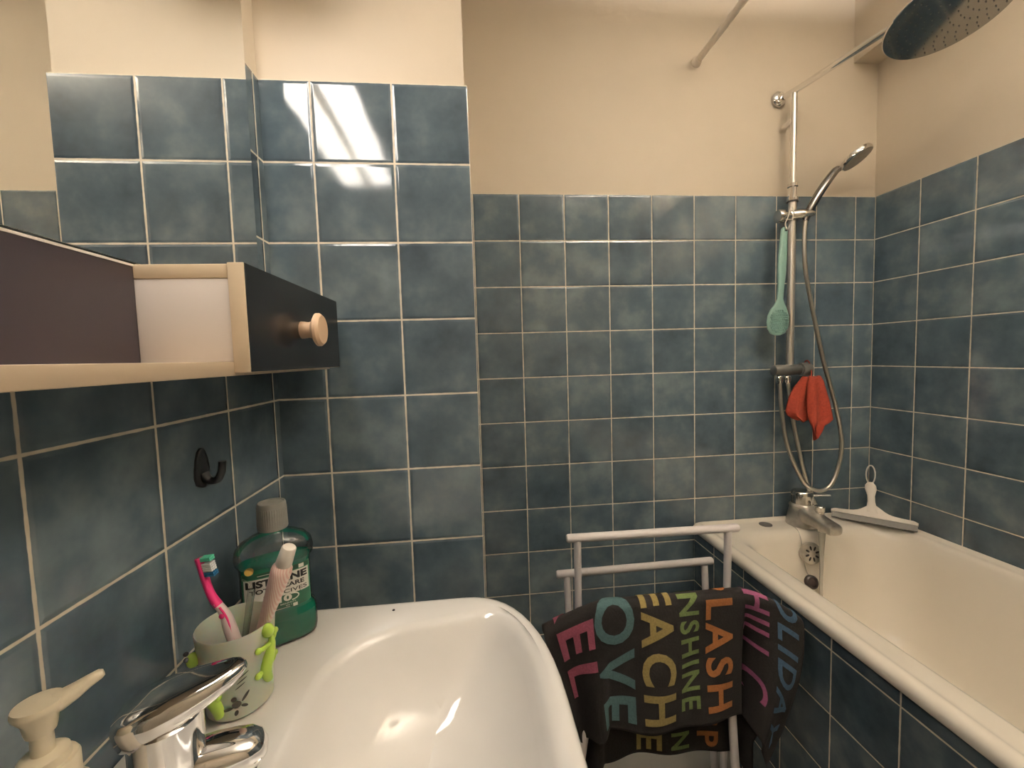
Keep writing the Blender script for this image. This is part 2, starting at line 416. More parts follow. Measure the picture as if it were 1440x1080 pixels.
# running water
wl = []
for i, z in enumerate([.672, .655, .61, .56, .50, .42, .34, .27]):
    t = i/7; c = o0+sd*.090+Vector((-.006, 0, 0)); r = .0118-.0035*t
    wl.append([Vector((c.x+r*math.cos(2*PI*k/16)*(1+.15*math.sin(9*t+1)), c.y+r*.6*math.sin(2*PI*k/16+1.2*t), z)) for k in range(16)])
w_ = tag(MB().loft(wl).build('water_stream', M['water']), 'thin stream of water running from the bath tap into the tub', 'water')

# ================================================================== SHOWER COLUMN
RX, RY = 1.104, 1.353
sh = thing('shower_column', 'chrome shower column with a large round rain head on the back wall', 'shower', (RX, YB, 1.2))
lean = lambda z: RX+(z-1.213)*.0045
MB().tube([(lean(1.20), RY, 1.20), (lean(1.5), RY, 1.5), (lean(1.83), RY, 1.83)], .0118, 20).build('riser', M['satin'], parent=sh)
MB().tube([(lean(1.80), RY, 1.80), (lean(2.0), RY, 2.0), (lean(2.146), RY, 2.146)], .0092, 18).build('upper_tube', M['satin'], parent=sh)
MB().lathe([(.0125, 0), (.0165, .002), (.0165, .012), (.0125, .014), (.0125, .046), (.0165, .048), (.0165, .058), (.010, .060)], c=(lean(1.79), RY, 1.785), n=24).build('sleeve', M['chrome'], parent=sh)
MB().lathe([(.0175, 0), (.0175, .003)], c=(lean(1.785), RY, 1.783), n=24).build('sealing_ring', M['black'], parent=sh)
a0 = Vector((1.0915, 1.4032, 2.1478)); a1 = Vector((1.1082, RY, 2.146)); hc = Vector((1.19443, .96284, 2.093)); hn = Vector((-.0231, -.2063, -.9782)).normalized()
a2 = Vector((hc.x, hc.y, 2.146))
arm = [a0, a1, a1.lerp(a2, .3), a1.lerp(a2, .6), a1.lerp(a2, .9), a2, a2+Vector((.003, -.012, -.006)), hc-hn*.016]
MB().tube(smooth_path(arm, 5), .0105, 18).build('arm', M['chrome'], parent=sh)
MB().lathe([(.026, 0), (.026, .004), (.022, .009), (.014, .012), (.013, .02)], c=a0, axis=(.05, -1, 0), n=28).build('wall_flange', M['chrome'], parent=sh)
hd = MB().lathe([(.0, -.020), (.022, -.019), (.026, -.012), (.05, -.009), (.118, -.006), (.1245, -.003), (.125, 0), (.1235, .002)], c=hc, axis=hn, n=72, caps=False).build('rain_head', M['chrome'], parent=sh)
fc = MB().lathe([(.1235, .0018), (.06, .0022), (.0, .0022)], c=hc, axis=hn, n=72, caps=False).build('face_plate', M['head_face'], parent=hd)
nz = MB(); e1 = hn.cross(Vector((1, 0, 0))).normalized(); e2 = hn.cross(e1)
for ring in range(1, 8):
    rr = .0160*ring; cnt = int(5*ring)
    for k in range(cnt):
        a = 2*PI*k/cnt+.13*ring
        c = hc+hn*.002+(e1*math.cos(a)+e2*math.sin(a))*rr
        nz.lathe([(.0016, 0), (.0013, .0022), (0, .0025)], c=c, axis=hn, n=6, caps=False)
nzo = nz.build('nozzles', M['rubber_grey'], parent=hd); nzo['kind'] = 'stuff'
# diverter
db = MB().lathe([(.0, -.001), (.011, 0), (.0175, .004), (.019, .02), (.019, .09), (.0175, .094), (.0165, .097)], c=(1.040, RY, 1.2135), axis=(1, -.06, 0), n=28)
db.tube([(1.085, RY, 1.2135), (1.085, YB-.001, 1.2135)], .016, 20)
db.build('diverter_body', M['dark_metal'], parent=sh)
MB().lathe([(.016, 0), (.0225, .002), (.0235, .008), (.0235, .030), (.0215, .034), (0, .035)], c=(1.137, RY-.006, 1.2135), axis=(1, -.06, 0), n=28).build('diverter_knob', M['dark_metal'], parent=sh)
# slider
sl = MB().lathe([(.0, 0), (.0195, .001), (.0215, .004), (.0215, .018), (.013, .022), (.013, .045)], c=(1.040, RY-.014, 1.731), axis=(1, 0, .02), n=24).build('slider_knob', M['brushed'], parent=sh)
sb = MB().lathe([(.0195, -.016), (.0205, -.012), (.0205, .012), (.0195, .016)], c=(lean(1.735), RY, 1.735), n=28)
sb.loft([ell(c, (1, -.35, 0), w, h) for c, w, h in [((1.090, 1.349, 1.736), .018, .017), ((1.122, 1.335, 1.736), .019, .016), ((1.148, 1.325, 1.735), .017, .012), ((1.160, 1.320, 1.735), .007, .006)]])
sb.build('slider_bracket', M['brushed'], parent=sh)
# wall fixings behind the riser
MB().tube([(lean(1.60), RY, 2.05), (lean(1.60), YB, 2.05)], .008).build('wall_bracket', M['chrome'], parent=sh)
# hoses
hA = smooth_path([(1.066, 1.353, 1.192), (1.066, 1.350, 1.15), (1.071, 1.345, 1.06), (1.085, 1.34, .96), (1.122, 1.335, .862), (1.158, 1.332, .805), (1.206, 1.33, .785), (1.250, 1.33, .808), (1.279, 1.33, .885), (1.284, 1.33, .965), (1.260, 1.33, 1.08), (1.211, 1.33, 1.24), (1.166, 1.33, 1.42), (1.139, 1.33, 1.55), (1.131, 1.328, 1.65), (1.133, 1.326, 1.715)], 10)
h1 = MB().tube(hA, .0068, 12).build('shower_hose', M['hose'], parent=sh); h1['label'] = 'looped metal hose feeding the hand shower'
hB = smooth_path([(1.0955, 1.353, 1.192), (1.098, 1.350, 1.15), (1.112, 1.345, 1.04), (1.132, 1.342, .94), (1.158, 1.342, .84), (1.178, 1.335, .765), (1.186, 1.318, .725)], 10)
h2 = MB().tube(hB, .0066, 12).build('supply_hose', M['hose'], parent=sh); h2['label'] = 'metal hose leading down to the bath tap'
for nm, c in (('hose_nut', (1.066, 1.353, 1.178)), ('hose_nut', (1.0955, 1.353, 1.178))):
    MB().lathe([(.007, -.014), (.0105, -.006), (.0115, 0), (.0115, .012), (.009, .016)], c=c, n=12).build(nm, M['chrome'], parent=sh)
# hand shower, held in the slider
hs = thing('hand_shower', 'chrome hand shower with a round head resting in the slider', 'hand shower', (1.145, 1.32, 1.735))
q0, q1, q2 = Vector((1.133, 1.326, 1.712)), Vector((1.172, 1.316, 1.80)), Vector((1.2159, 1.308, 1.8631))
hhc = Vector((1.2825, 1.296, 1.908)); hhn = Vector((.364, -.405, -.839)).normalized()
pth = smooth_path([q0, Vector((1.142, 1.324, 1.74)), q1, q2, q2.lerp(hhc, .25)], 6)
MB().tube(pth, lambda t: .0085+.0050*math.sin(PI*min(1, t*.95)), 18).build('handle', M['dark_chrome'], parent=hs)
hh = MB().lathe([(0, -.016), (.03, -.013), (.046, -.006), (.0485, .002), (.047, .008), (.0445, .0095)], c=hhc, axis=hhn, n=40).build('head', M['chrome'], parent=hs)
hf = MB().lathe([(.0445, .0095), (.02, .0105), (0, .0108)], c=hhc, axis=hhn, n=40, caps=False)
hf.build('spray_face', simple('grey_spray_face', (.30, .27, .22, 1), .3, nscale=120, namt=.4), parent=hh)
# back scrubber on a cord
sc = thing('back_scrubber', 'teal long-handled back scrubber hanging from the shower slider', 'scrubber', (1.048, 1.33, 1.38))
prof = [(1.692, .006, 1.077), (1.686, .0115, 1.0765), (1.66, .0125, 1.0745), (1.60, .0150, 1.071), (1.55, .0150, 1.0685), (1.50, .0115, 1.066), (1.455, .0100, 1.0635), (1.437, .018, 1.0615), (1.42, .030, 1.059), (1.40, .0385, 1.0575), (1.378, .0410, 1.0565), (1.356, .0375, 1.056), (1.339, .026, 1.0555), (1.333, .010, 1.0555)]
sl_ = []
for z, w, x in prof:
    x -= .018
    lp = []
    for k in range(20):
        a = 2*PI*k/20; ca, sa = math.cos(a), math.sin(a)
        lp.append(Vector((x+w*math.copysign(abs(ca)**.8, ca), 1.328+.0065*math.copysign(abs(sa)**.8, sa), z)))
    sl_.append(lp)
MB().loft(sl_).build('body', M['teal'], parent=sc)
br = MB()
for i in range(-4, 5):
    for j in range(-5, 6):
        x = i*.0078+(.0039 if j % 2 else 0); z = j*.0072
        if (x/.034)**2+(z/.041)**2 < 1: br.lathe([(.0024, 0), (.0018, .004), (0, .0045)], c=(1.0387+x, 1.3222, 1.380+z), axis=(0, -1, 0), n=6, caps=False)
bro = br.build('bristles', M['teal'], parent=sc); bro['kind'] = 'stuff'
MB().lathe([(.0035, 0), (.0035, .0005), (0, .0005)], c=(1.059, 1.3213, 1.680), axis=(0, -1, 0), n=12, caps=False).build('hole', M['black'], parent=sc)
cp = smooth_path([(1.059, 1.318, 1.681), (1.052, 1.316, 1.70), (1.060, 1.314, 1.722), (1.073, 1.318, 1.7555), (1.078, 1.312, 1.738), (1.073, 1.312, 1.71), (1.061, 1.317, 1.681)], 6)
co = MB().tube(cp, .0017, 8).build('cord', M['white_cord'], parent=sc); co['label'] = 'white hanging cord'
# red wash cloth on the diverter knob
rc = thing('wash_cloth', 'rust red terry wash cloth hanging from the shower diverter knob', 'cloth', (1.17, 1.32, .98))
cb = MB()
def cloth_lobe(rows, y0, ph, amp):
    ll = []
    for ri, (z, xa, xb, th) in enumerate(rows):
        lp = []
        for k in range(32):
            a = 2*PI*k/32; u = .5-.5*math.cos(a); sa = math.sin(a)
            y = y0+amp*math.sin(u*8+ph+.22*ri)*min(1, ri/3)-(th if sa > 0 else -th)*.5*abs(sa)**.6
            lp.append(Vector((xa+(xb-xa)*u, y, z+.005*math.sin(u*7+ph))))
        ll.append(lp)
    cb.loft(ll)
cloth_lobe([(1.186, 1.128, 1.168, .008), (1.172, 1.118, 1.166, .011), (1.15, 1.100, 1.160, .013), (1.12, 1.086, 1.152, .014), (1.09, 1.078, 1.148, .014), (1.07, 1.074, 1.146, .014), (1.055, 1.080, 1.147, .013), (1.043, 1.098, 1.148, .011), (1.035, 1.118, 1.149, .007)], 1.326, .4, .006)
cloth_lobe([(1.188, 1.140, 1.182, .008), (1.172, 1.136, 1.190, .012), (1.14, 1.134, 1.197, .015), (1.11, 1.133, 1.205, .016), (1.08, 1.133, 1.213, .016), (1.055, 1.134, 1.219, .016), (1.040, 1.137, 1.2225, .015), (1.030, 1.140, 1.212, .014), (1.018, 1.146, 1.192, .013), (1.004, 1.150, 1.188, .011), (.990, 1.156, 1.181, .009), (.978, 1.161, 1.172, .005), (.973, 1.164, 1.168, .003)], 1.308, 2.2, .008)
cb.build('cloth', M['red_cloth'], parent=rc)
MB().tube(smooth_path([(1.155, 1.318, 1.18), (1.158, 1.321, 1.205), (1.164, 1.34, 1.2405), (1.167, 1.36, 1.237), (1.166, 1.345, 1.20), (1.162, 1.325, 1.18)], 6), .0018, 8).build('hanging_loop', M['red_cloth'], parent=rc)

# ================================================================== SQUEEGEE
sq = thing('squeegee', 'white squeegee leaning in the corner on the bathtub rim', 'squeegee', (1.37, 1.28, .673))
A, B = Vector((1.283, 1.365, .677)), Vector((1.440, 1.200, .677)); top = Vector((1.4335, 1.362, .79))
bd = (B-A).normalized(); mid = (A+B)/2; hu = (top-mid).normalized(); hu = (hu-bd*hu.dot(bd)).normalized(); nn = bd.cross(hu).normalized()
Wb = (B-A).length/2
def strip(rows, th, off=0):
    loops = []
    for s_, c_, w_ in rows:
        c = mid+hu*s_+bd*c_
        loops.append([c+bd*w_*k-nn*(t*th-off) for k, t in ((-1, -1), (-.5, -1), (0, -1), (.5, -1), (1, -1), (1, 1), (.5, 1), (0, 1), (-.5, 1), (-1, 1))])
    return loops
SL = (top-mid).dot(hu); cs = (top-mid).dot(bd)
MB().loft(strip([(-.003, 0, Wb*.99), (.026, 0, Wb)], .0022)).build('rubber_blade', M['rubber_grey'], parent=sq)
bl = MB()
n = 22; loops = []
for i in range(n+1):      # blade holder: arched plate, cross sections along the blade
    t = -1+2*i/n; c = mid+bd*Wb*1.01*t
    hgt = .023+.030*math.exp(-(t/.26)**2)+.008*(1-abs(t))
    if abs(t) > .93: hgt *= .8
    hgt += .007
    loops.append([c+hu*.0175-nn*.005, c+hu*.0175+nn*.005, c+hu*hgt+nn*.004, c+hu*(hgt+.002), c+hu*hgt-nn*.004])
bl.loft(loops)
hl = []
for s_, w_ in [(.03, .024), (.05, .014), (.07, .0105), (.09, .0105), (.102, .0135), (.114, .0165), (.126, .0155), (.136, .009)]:
    c = mid+hu*s_*SL/.136+bd*cs*min(1, s_/.136)
    hl.append([c+bd*w_*math.cos(2*PI*k/16)+nn*.006*math.sin(2*PI*k/16) for k in range(16)])
bl.loft(hl)
bl.build('handle', M['white_pl'], parent=sq)
lc = mid+hu*SL+bd*cs+Vector((0, 0, .030))
MB().tube([lc+(bd*math.cos(2*PI*k/28)*.0125+Vector((0, 0, 1))*math.sin(2*PI*k/28)*.034) for k in range(29)], .0022, 8).build('hanging_loop', M['white_cord'], parent=sq)

# ================================================================== CURTAIN ROD
cr = thing('curtain_rod', 'cream shower curtain rod reaching out from the back wall above the tub', 'curtain rod', (.7945, YB+.004, 2.2616))
MB().tube([(.7945, YB+.003, 2.2616), (.796, .7, 2.2630), (.798, -.2, 2.265)], .0105, 16).build('rod', M['rod'], parent=cr)
MB().lathe([(.0165, 0), (.0165, .006), (.0135, .010), (.0125, .022)], c=(.7945, YB+.004, 2.2616), axis=(0, -1, 0), n=20).build('end_cap', M['rod'], parent=cr)

# ================================================================== TOWEL STAND
ts = thing('towel_stand', 'white metal tube towel stand with stepped rails beside the bathtub', 'towel stand', (.49, 1.0, 0))
def rail(x0, x1, y, z, tilt=0):
    MB().tube([(x0, y, z), (x0+.004, y, z), ((x0+x1)/2, y, z+tilt/2), (x1-.004, y, z+tilt), (x1, y, z+tilt)], lambda t: .0112 if .01 < t < .99 else .0095, 16).build('rail', M['rack'], parent=ts)
def post(x, y0, z0, y1, x1=None):
    x1 = x if x1 is None else x1
    MB().tube([(x, y0, z0), ((x+x1)/2, y0+(y1-y0)*.5, z0*.5), (x1, y1, .02)], .0098, 14).build('post', M['rack'], parent=ts)
rail(.2335, .711, 1.05, .806, -.004); post(.262, 1.05, .80, 1.07); post(.682, 1.05, .80, 1.07)
rail(.226, .703, 1.16, .651, .004); post(.256, 1.16, .645, 1.105); post(.678, 1.16, .645, 1.105)
FY, FZ = .90, .706
rail(.258, .635, FY, FZ, -.006); post(.278, FY, FZ-.006, .935, .185); post(.578, FY, FZ-.008, .90, .622)
for x in (.262, .682): MB().tube([(x, .86, .012), (x, 1.0, .012), (x, 1.13, .012)], .0105, 14).build('foot_rail', M['rack'], parent=ts)
MB().tube([(.185, .935, .014), (.682, .935, .014)], .009, 12).build('cross_bar', M['rack'], parent=ts)

# ================================================================== TOWEL
R0 = .0155
UL, UR = .285, .612
def towel_pt(u, v):
    """u: metres along the rail, v: metres from the top of the drape, negative at the front, positive at the back"""
    a = v/R0
    if abs(a) <= PI/2: y, z, dep = FY+R0*math.sin(a), FZ+R0*math.cos(a), 0
    else:
        dep = abs(v)-R0*PI/2; sg = 1 if v > 0 else -1
        y, z = FY+sg*R0, FZ-dep
    w = min(1, dep/.28); fr = 1 if v < 0 else -1
    x = u
    y += -fr*(.010*math.sin(17*u+1.0)+.006*math.sin(41*u+2+3*w))*min(1, dep/.12)
    if fr > 0: y -= .012*w
    else: y += .02*w
    t = max(0, u-UR)
    if t > 0:
        s = t/.175
        x = UR+t*(.80-.08*s)-t*.52*w*w
        z += -.060*s**1.5-.045*s*w
        y += -.030*s+(.030*math.exp(-((t-.020)/.018)**2)*min(1, dep/.10)*(1 if fr > 0 else 0))-.03*math.sin(s*5)*w*fr*.5
    t = max(0, UL-u)
    if t > 0:
        s = t/.15
        x = UL-t*.93+.55*t*w
        z += -.055*s**1.2
        y += .012*s-.02*math.sin(s*5)*w
    z += .006*math.sin(9*u)*w+(.012*math.sin(6.5*u+2.2)*w if fr < 0 else 0)
    return Vector((x, y, z))
def towel_n(u, v):
    h = .003
    a = towel_pt(u+h, v)-towel_pt(u-h, v); b = towel_pt(u, v+h)-towel_pt(u, v-h)
    return a.cross(b).normalized()
sgn = -1 if towel_n(.45, -.15).y > 0 else 1
NU, NV = 110, 110
tb = MB(); V0, V1 = -.305, .425
vs = [[towel_pt(.132+(.79-.132)*i/NU, V0+(V1-V0)*j/NV) for j in range(NV+1)] for i in range(NU+1)]
tb.loft(vs, False, False, closed=False)
tw = thing('beach_towel', 'dark brown towel with large colourful words draped over the white towel stand', 'towel', (.46, .9, .36))
cl = tb.build('cloth', M['towel'], parent=tw, recalc=False, auto=0)
so = cl.modifiers.new('thickness', 'SOLIDIFY'); so.thickness = .005; so.offset = 0
def word(text, u0, u1, d0, d1, mat, lab, back=False, bold=.026):
    """letters run down the towel, their tops towards +x"""
    V, F = text_tris(text, bold, (.02, .12), 1.22)
    o = MB(); pts = []
    for tx, ty in V:
        d = d0+(d1-d0)*tx; u = u0+(u1-u0)*ty
        v = d if back else -d
        k = .0042 if not back else -.0042
        pts.append(towel_pt(u, v)+towel_n(u, v)*sgn*k)
    o.add(pts, F); q = o.build('lettering', mat, parent=cl, recalc=False, auto=0); q['label'] = lab
word('REL', .160, .250, -.088, .200, M['t_rose'], 'rose pink letters on the left fold')
word('LOVE', .252, .347, -.088, .285, M['t_teal'], 'teal lettering LOVE')
word('BEACH', .362, .437, -.100, .283, M['t_yellow'], 'mustard yellow lettering BEACH')
word('SUNSHINE', .452, .502, -.090, .266, M['t_green'], 'green lettering SUNSHINE')
word('SPLASH', .518, .584, -.105, .278, M['t_orange'], 'orange lettering SPLASH')
word('CHILL', .614, .684, -.052, .150, M['t_pink'], 'pink lettering CHILL')
word('C', .622, .684, .185, .235, M['t_pink'], 'pink letter C')
word('HOLIDAY', .705, .770, -.085, .285, M['t_blue'], 'blue lettering HOLIDAY')
word('BE', .375, .437, .300, .415, M['t_yellow'], 'mustard yellow letters on the rear fall', back=True)
word('UN', .458, .505, .312, .412, M['t_green'], 'green letters on the rear fall', back=True)
word('SP', .525, .575, .320, .412, M['t_orange'], 'orange letters on the rear fall', back=True)

# ================================================================== MIRROR CABINET
mr = thing('mirror', 'frameless wall mirror above the narrow shelf', 'mirror', (XL, .3, 1.40))
MB().box(XL+.0005, XM-.0015, -.25, .785, 1.402, 1.955).build('mirror_back', M['mirror_edge'], parent=mr)
MB().box(XM-.0013, XM, -.25, .785, 1.402, 1.955).build('mirror_glass', M['mirror'], parent=mr)
sf = thing('wall_shelf', 'narrow beige wall shelf with dark back board under the mirror', 'shelf', (XL, .3, 1.275))
MB().box(XL+.0005, -.267, -.25, .823, 1.2735, 1.2895, bev=.001).build('shelf_board', M['board'], parent=sf)
MB().box(XL+.0005, XM, -.25, .5035, 1.2895, 1.397).box(XL+.0005, XM+.001, -.25, .5035, 1.397, 1.3995, mi=1).build('back_board', [M['dark_lam'], M['white_lam']], parent=sf)
dr = thing('drawer_unit', 'small drawer box with black front and pale knob at the shelf end', 'drawer unit', (-.32, .66, 1.29))
bx = MB().box(XL+.0005, -.2685, .5045, .520, 1.290, 1.3835, bev=.0008)
bx.box(XL+.0005, -.2685, .805, .8225, 1.290, 1.3835, bev=.0008).box(XL+.0005, XL+.012, .520, .805, 1.290, 1.3835)
bx.build('drawer_case', M['white_lam'], parent=dr)
MB().box(XL+.0005, -.2685, .5035, .823, 1.3837, 1.3995, bev=.0012).build('top_panel', M['beech'], parent=dr)
fr = MB().box(-.2675, -.2496, .501, .8235, 1.2768, 1.4005, bev=.0012).build('drawer_front', M['beech'], parent=dr); fr['label'] = 'pale edged drawer front'
MB().box(-.2497, -.2488, .5022, .8232, 1.2774, 1.3998).build('front_face', M['black_lam'], parent=fr)
MB().lathe([(.0128, 0), (.0125, .004), (.0115, .010), (.0125, .0155), (.0205, .020), (.0245, .0225), (.0245, .0265), (.021, .0305), (.0, .0318)], c=(-.2488, .652, 1.3348), axis=(1, 0, 0), n=32).build('knob', M['wood_knob'], parent=fr)
# lamp above the mirror
lm = thing('mirror_lamp', 'long strip lamp fixed on the wall above the mirror', 'lamp', (XL, .42, 1.97))
MB().box(XL-.003, -.290, .03, .71, 2.000, 2.035, bev=.004).box(XL-.003, -.272, .699, .712, 1.962, 2.0, bev=.002).box(XL-.003, -.272, .03, .043, 1.962, 2.0, bev=.002).build('housing', M['lamp_body'], parent=lm)  # end plates added to keep direct lamp light off the pier wall
MB().box(-.350, -.275, .0435, .6985, 1.965, 1.9995, bev=.006, seg=3).build('diffuser', M['lamp'], parent=lm)
# added fill light out of view: opaque bowl brightens the room off the ceiling
ul = thing('added_fill_light', 'added fill light, a white bowl out of view under the ceiling', 'lamp', (.92, .15, 2.30))
uc = (.92, .15, 2.28)
MB().lathe([(0, -.002), (.08, .004), (.13, .022), (.16, .05), (.162, .05), (.131, .026), (.08, .008), (0, .002)], c=uc, n=40, caps=False).build('bowl', M['lamp_body'], parent=ul)
MB().lathe([(.0, .010), (.06, .014), (.10, .028), (.10, .034), (.0, .036)], c=uc, n=32, caps=False).build('fill_disc', M['fill_glow'], parent=ul)
for k in range(3):
    a = 2*PI*k/3; MB().tube([(uc[0]+.155*math.cos(a), uc[1]+.155*math.sin(a), 2.328), (uc[0]+.09*math.cos(a), uc[1]+.09*math.sin(a), 2.41), (uc[0]+.02*math.cos(a), uc[1]+.02*math.sin(a), 2.4995)], .003, 8).build('hanging_rod', M['lamp_body'], parent=ul)
# adhesive hook
hk = thing('wall_hook', 'small black adhesive hook on the tiles above the sink', 'hook', (XL, .615, 1.14))
hl = []
for z, w in [(1.172, .002), (1.168, .007), (1.158, .012), (1.145, .0155), (1.132, .0165), (1.122, .013), (1.117, .004)]:
    hl.append([Vector((XL+.0045*max(0, math.sin(2*PI*k/20))**.5+.0003, .613+w*math.cos(2*PI*k/20), z)) for k in range(20)])
MB().loft(hl).build('plate', M['black'], parent=hk)
MB().tube(smooth_path([(XL+.004, .613, 1.137), (XL+.010, .613, 1.1265), (XL+.020, .613, 1.126), (XL+.027, .613, 1.137), (XL+.029, .613, 1.152)], 6), lambda t: .0055-.001*t, 12, flat=1.3).build('prong', M['black'], parent=hk)

# ================================================================== WASHBASIN
sk = thing('washbasin', 'white ceramic washbasin mounted on the left wall', 'washbasin', (-.14, .4, .70))
def outer(z, i=0, dx=0):
    return rrect(XL+.0005+i*.2, .103-i, .10+i, .700-i, [(.12, .2), (.125, .235), (.015, .015), (.015, .015)], z, 12, 10)
def inner(z, i=0):
    L = rrect(-.215+i*.9, .072-i, .145+i, .655-i*1.05, [(.07, .12), (.075, .15), (.10, .11), (.10, .10)], z, 12, 10)
    for p in L:
        if p.y > .40: p.y -= .20*max(0, -.0-p.x)*(p.y-.40)/.25
    return L
L = [outer(.72, .09), outer(.76, .05), outer(.82, .012), outer(.850, .001), outer(.864, 0), outer(.872, .001), outer(.877, .004), outer(.8795, .009), outer(.880, .015)]
def mixl(a, b, t, dz=0): return [p.lerp(q, t)+Vector((0, 0, dz)) for p, q in zip(a, b)]
oA, iA = outer(.880, .015), inner(.8775, -.006)
L += [mixl(oA, iA, .5, .0005), iA, inner(.876, -.002), inner(.8725, .003), inner(.866, .008), inner(.852, .014), inner(.82, .028), inner(.79, .046), inner(.772, .066), inner(.760, .092), inner(.754, .12), inner(.751, .135)]
MB().loft([rrect(-.30, -.12, .32, .50, s4(.05), 0), rrect(-.29, -.13, .33, .49, s4(.05), .1), rrect(-.285, -.135, .33, .49, s4(.05), .60), rrect(-.31, -.10, .30, .53, s4(.05), .719)]).build('pedestal', M['ceramic'], parent=sk)
MB().loft(L).build('bowl', M['ceramic'], parent=sk, auto=70)
MB().lathe([(.0023, 0), (.0018, .0012), (0, .0014)], c=(-.140, .672, .8797), n=10).build('speck', M['black'], parent=sk)
MB().lathe([(.031, 0), (.030, .003), (.022, .003), (.020, .0015), (0, .0015)], c=(-.075, .385, .7512), n=28).build('drain', M['chrome'], parent=sk)

# basin tap
bt = thing('basin_tap', 'chrome single-lever mixer tap on the washbasin', 'tap', (-.305, .345, .8795))
fd = Vector((.945, .327, 0)).normalized(); f0 = Vector((-.270, .365, 0))
b = MB().lathe([(.0275, 0), (.027, .006), (.0255, .012), (.025, .03), (.0255, .055), (.0265, .068), (.0264, .108), (.022, .112)], c=f0+Vector((0, 0, .8795)), n=32)
b.loft([ell(f0+fd*s+Vector((0, 0, z)), fd, w, h, 22, 2.4) for s, z, w, h in [(-.004, .926, .021, .028), (.016, .930, .021, .026), (.032, .9325, .0205, .0225), (.048, .934, .0195, .0185), (.060, .9345, .0180, .0155), (.068, .934, .0140, .0115), (.0725, .933, .007, .005)]])
b.lathe([(.0105, 0), (.0105, -.012), (.008, -.013)], c=f0+fd*.055+Vector((0, 0, .918)), n=18)
b.build('body', M['chrome'], parent=bt)
lv = [(-.031, .988, .012, .009), (-.027, .990, .020, .014), (-.018, .9930, .0248, .0168), (-.004, .9965, .0260, .0168), (.012, 1.0010, .0248, .0145), (.028, 1.0052, .0215, .0118), (.041, 1.0090, .0178, .0092), (.050, 1.0118, .0140, .0073), (.056, 1.0138, .0095, .0054), (.060, 1.0145, .004, .003)]
le = MB().loft([ell(f0+fd*s+Vector((0, 0, z)), Vector((fd.x, fd.y, .27)), w, h, 32, 3.2) for s, z, w, h in lv]).build('lever', M['chrome'], parent=bt)
MB().ball(f0+fd*.0265+Vector((.0, -.004, .950)), (.004, .0015, .006), mtx=Vector((0, -1, 0)).rotation_difference(fd).to_matrix()).build('indicator', simple('red_marker', (.30, .02, .03, 1), .3), parent=bt)
MB().ball(f0+fd*(-.030)+Vector((-.002, -.030, .925)), (.012, .011, .028)).build('pop_up_knob', M['chrome'], parent=bt)

# soap dispenser
sd_ = thing('soap_dispenser', 'ivory pump soap dispenser at the near end of the washbasin', 'soap dispenser', (-.322, .298, .8795))
cx, cy = -.3075, .3065
MB().lathe([(.022, 0), (.025, .004), (.0255, .06), (.0245, .085), (.0225, .106), (.018, .112), (.018, .114)], c=(cx, cy, .8795), n=32).build('bottle', M['soap'], parent=sd_)
MB().lathe([(.0, -.001), (.0172, 0), (.0180, .002), (.0180, .018), (.0168, .0205), (.0140, .021), (.0132, .0265), (.0115, .028), (.0062, .029), (.0058, .048)], c=(cx, cy, .991), n=32).build('collar', M['cream_pl'], parent=sd_)
hdv = Vector((.76, .65, 0)).normalized(); pc = Vector((cx, cy, 0))
pu = MB().lathe([(.0078, 0), (.0085, .003), (.0095, .010), (.0133, .0165), (.0138, .0190), (.0130, .0215), (0, .0228)], c=(cx, cy, 1.0345), n=28)
pu.loft([ell(pc+hdv*s+Vector((0, 0, z)), (hdv.x, hdv.y, .25), w, h, 18, 2.2) for s, z, w, h in [(-.004, 1.0495, .0105, .0058), (.010, 1.0510, .0088, .0062), (.018, 1.0535, .0066, .0054), (.025, 1.0565, .0050, .0042), (.031, 1.0585, .0042, .0034), (.033, 1.0588, .0026, .0022)]])
pu.build('pump_head', M['cream_pl'], parent=sd_)

# ================================================================== TUMBLER WITH BRUSH AND PASTE
cc = Vector((-.2925, .513, .8795))
cu = thing('tumbler', 'frosted tumbler with lime green geckos standing on the washbasin', 'tumbler', cc)
H_ = .099
MB().lathe([(.0, 0), (.031, 0), (.0345, .003), (.0365, .03), (.039, .07), (.0412, H_-.001), (.0405, H_+.0005), (.0391, H_-.001), (.0369, .07), (.0343, .03), (.0315, .009), (.0, .007)], c=cc, n=48, caps=False).build('cup', M['frost'], parent=cu)
def cr_(z): return .0372+.0062*z/H_
def cs(ang, z, off=.0): 
    r = cr_(z)+off-.0018; return cc+Vector((r*math.cos(ang), r*math.sin(ang), z))
cs0_ = cs
def gecko(ang, z0, sgnx, name='gecko', slope=0):
    g = MB(); cs = lambda a_, z_, o_=.0: cs0_(a_+slope*(z_-z0-.05), z_, o_)
    body = [cs(ang+sgnx*.12*math.sin(k*.9), z0+.0085*k, .0015) for k in range(7)]
    g.tube(smooth_path(body, 4), lambda t: .0020+.0045*math.sin(PI*min(1, .15+t*.85))**.8, 12)
    g.ball(cs(ang+sgnx*.06, z0+.062, .0025), (.0068, .0068, .0085))
    for k, dz, dw in ((2, .006, .34), (2, -.004, -.36), (5, .008, .36), (5, .001, -.34)):
        p = [cs(ang, z0+.0085*k, .001), cs(ang+dw*.6, z0+.0085*k+dz*.3, .0012), cs(ang+dw, z0+.0085*k+dz, .0012)]
        g.tube(smooth_path(p, 4), .0028, 8); g.ball(p[-1], .0038)
    q = g.build(name, M['lime'], parent=cu); q['label'] = 'lime green raised gecko'
    e = MB()
    if not slope: return
    for d in (-.11, .15): e.ball(cs(ang+d, z0+.066, .0085), .0028)
    e.build('eyes', M['black'], parent=q)
gecko(-2.35, .012, 1, slope=-14); gecko(-.22, .030, -1)
tg = MB()                                           # small dark printed turtle
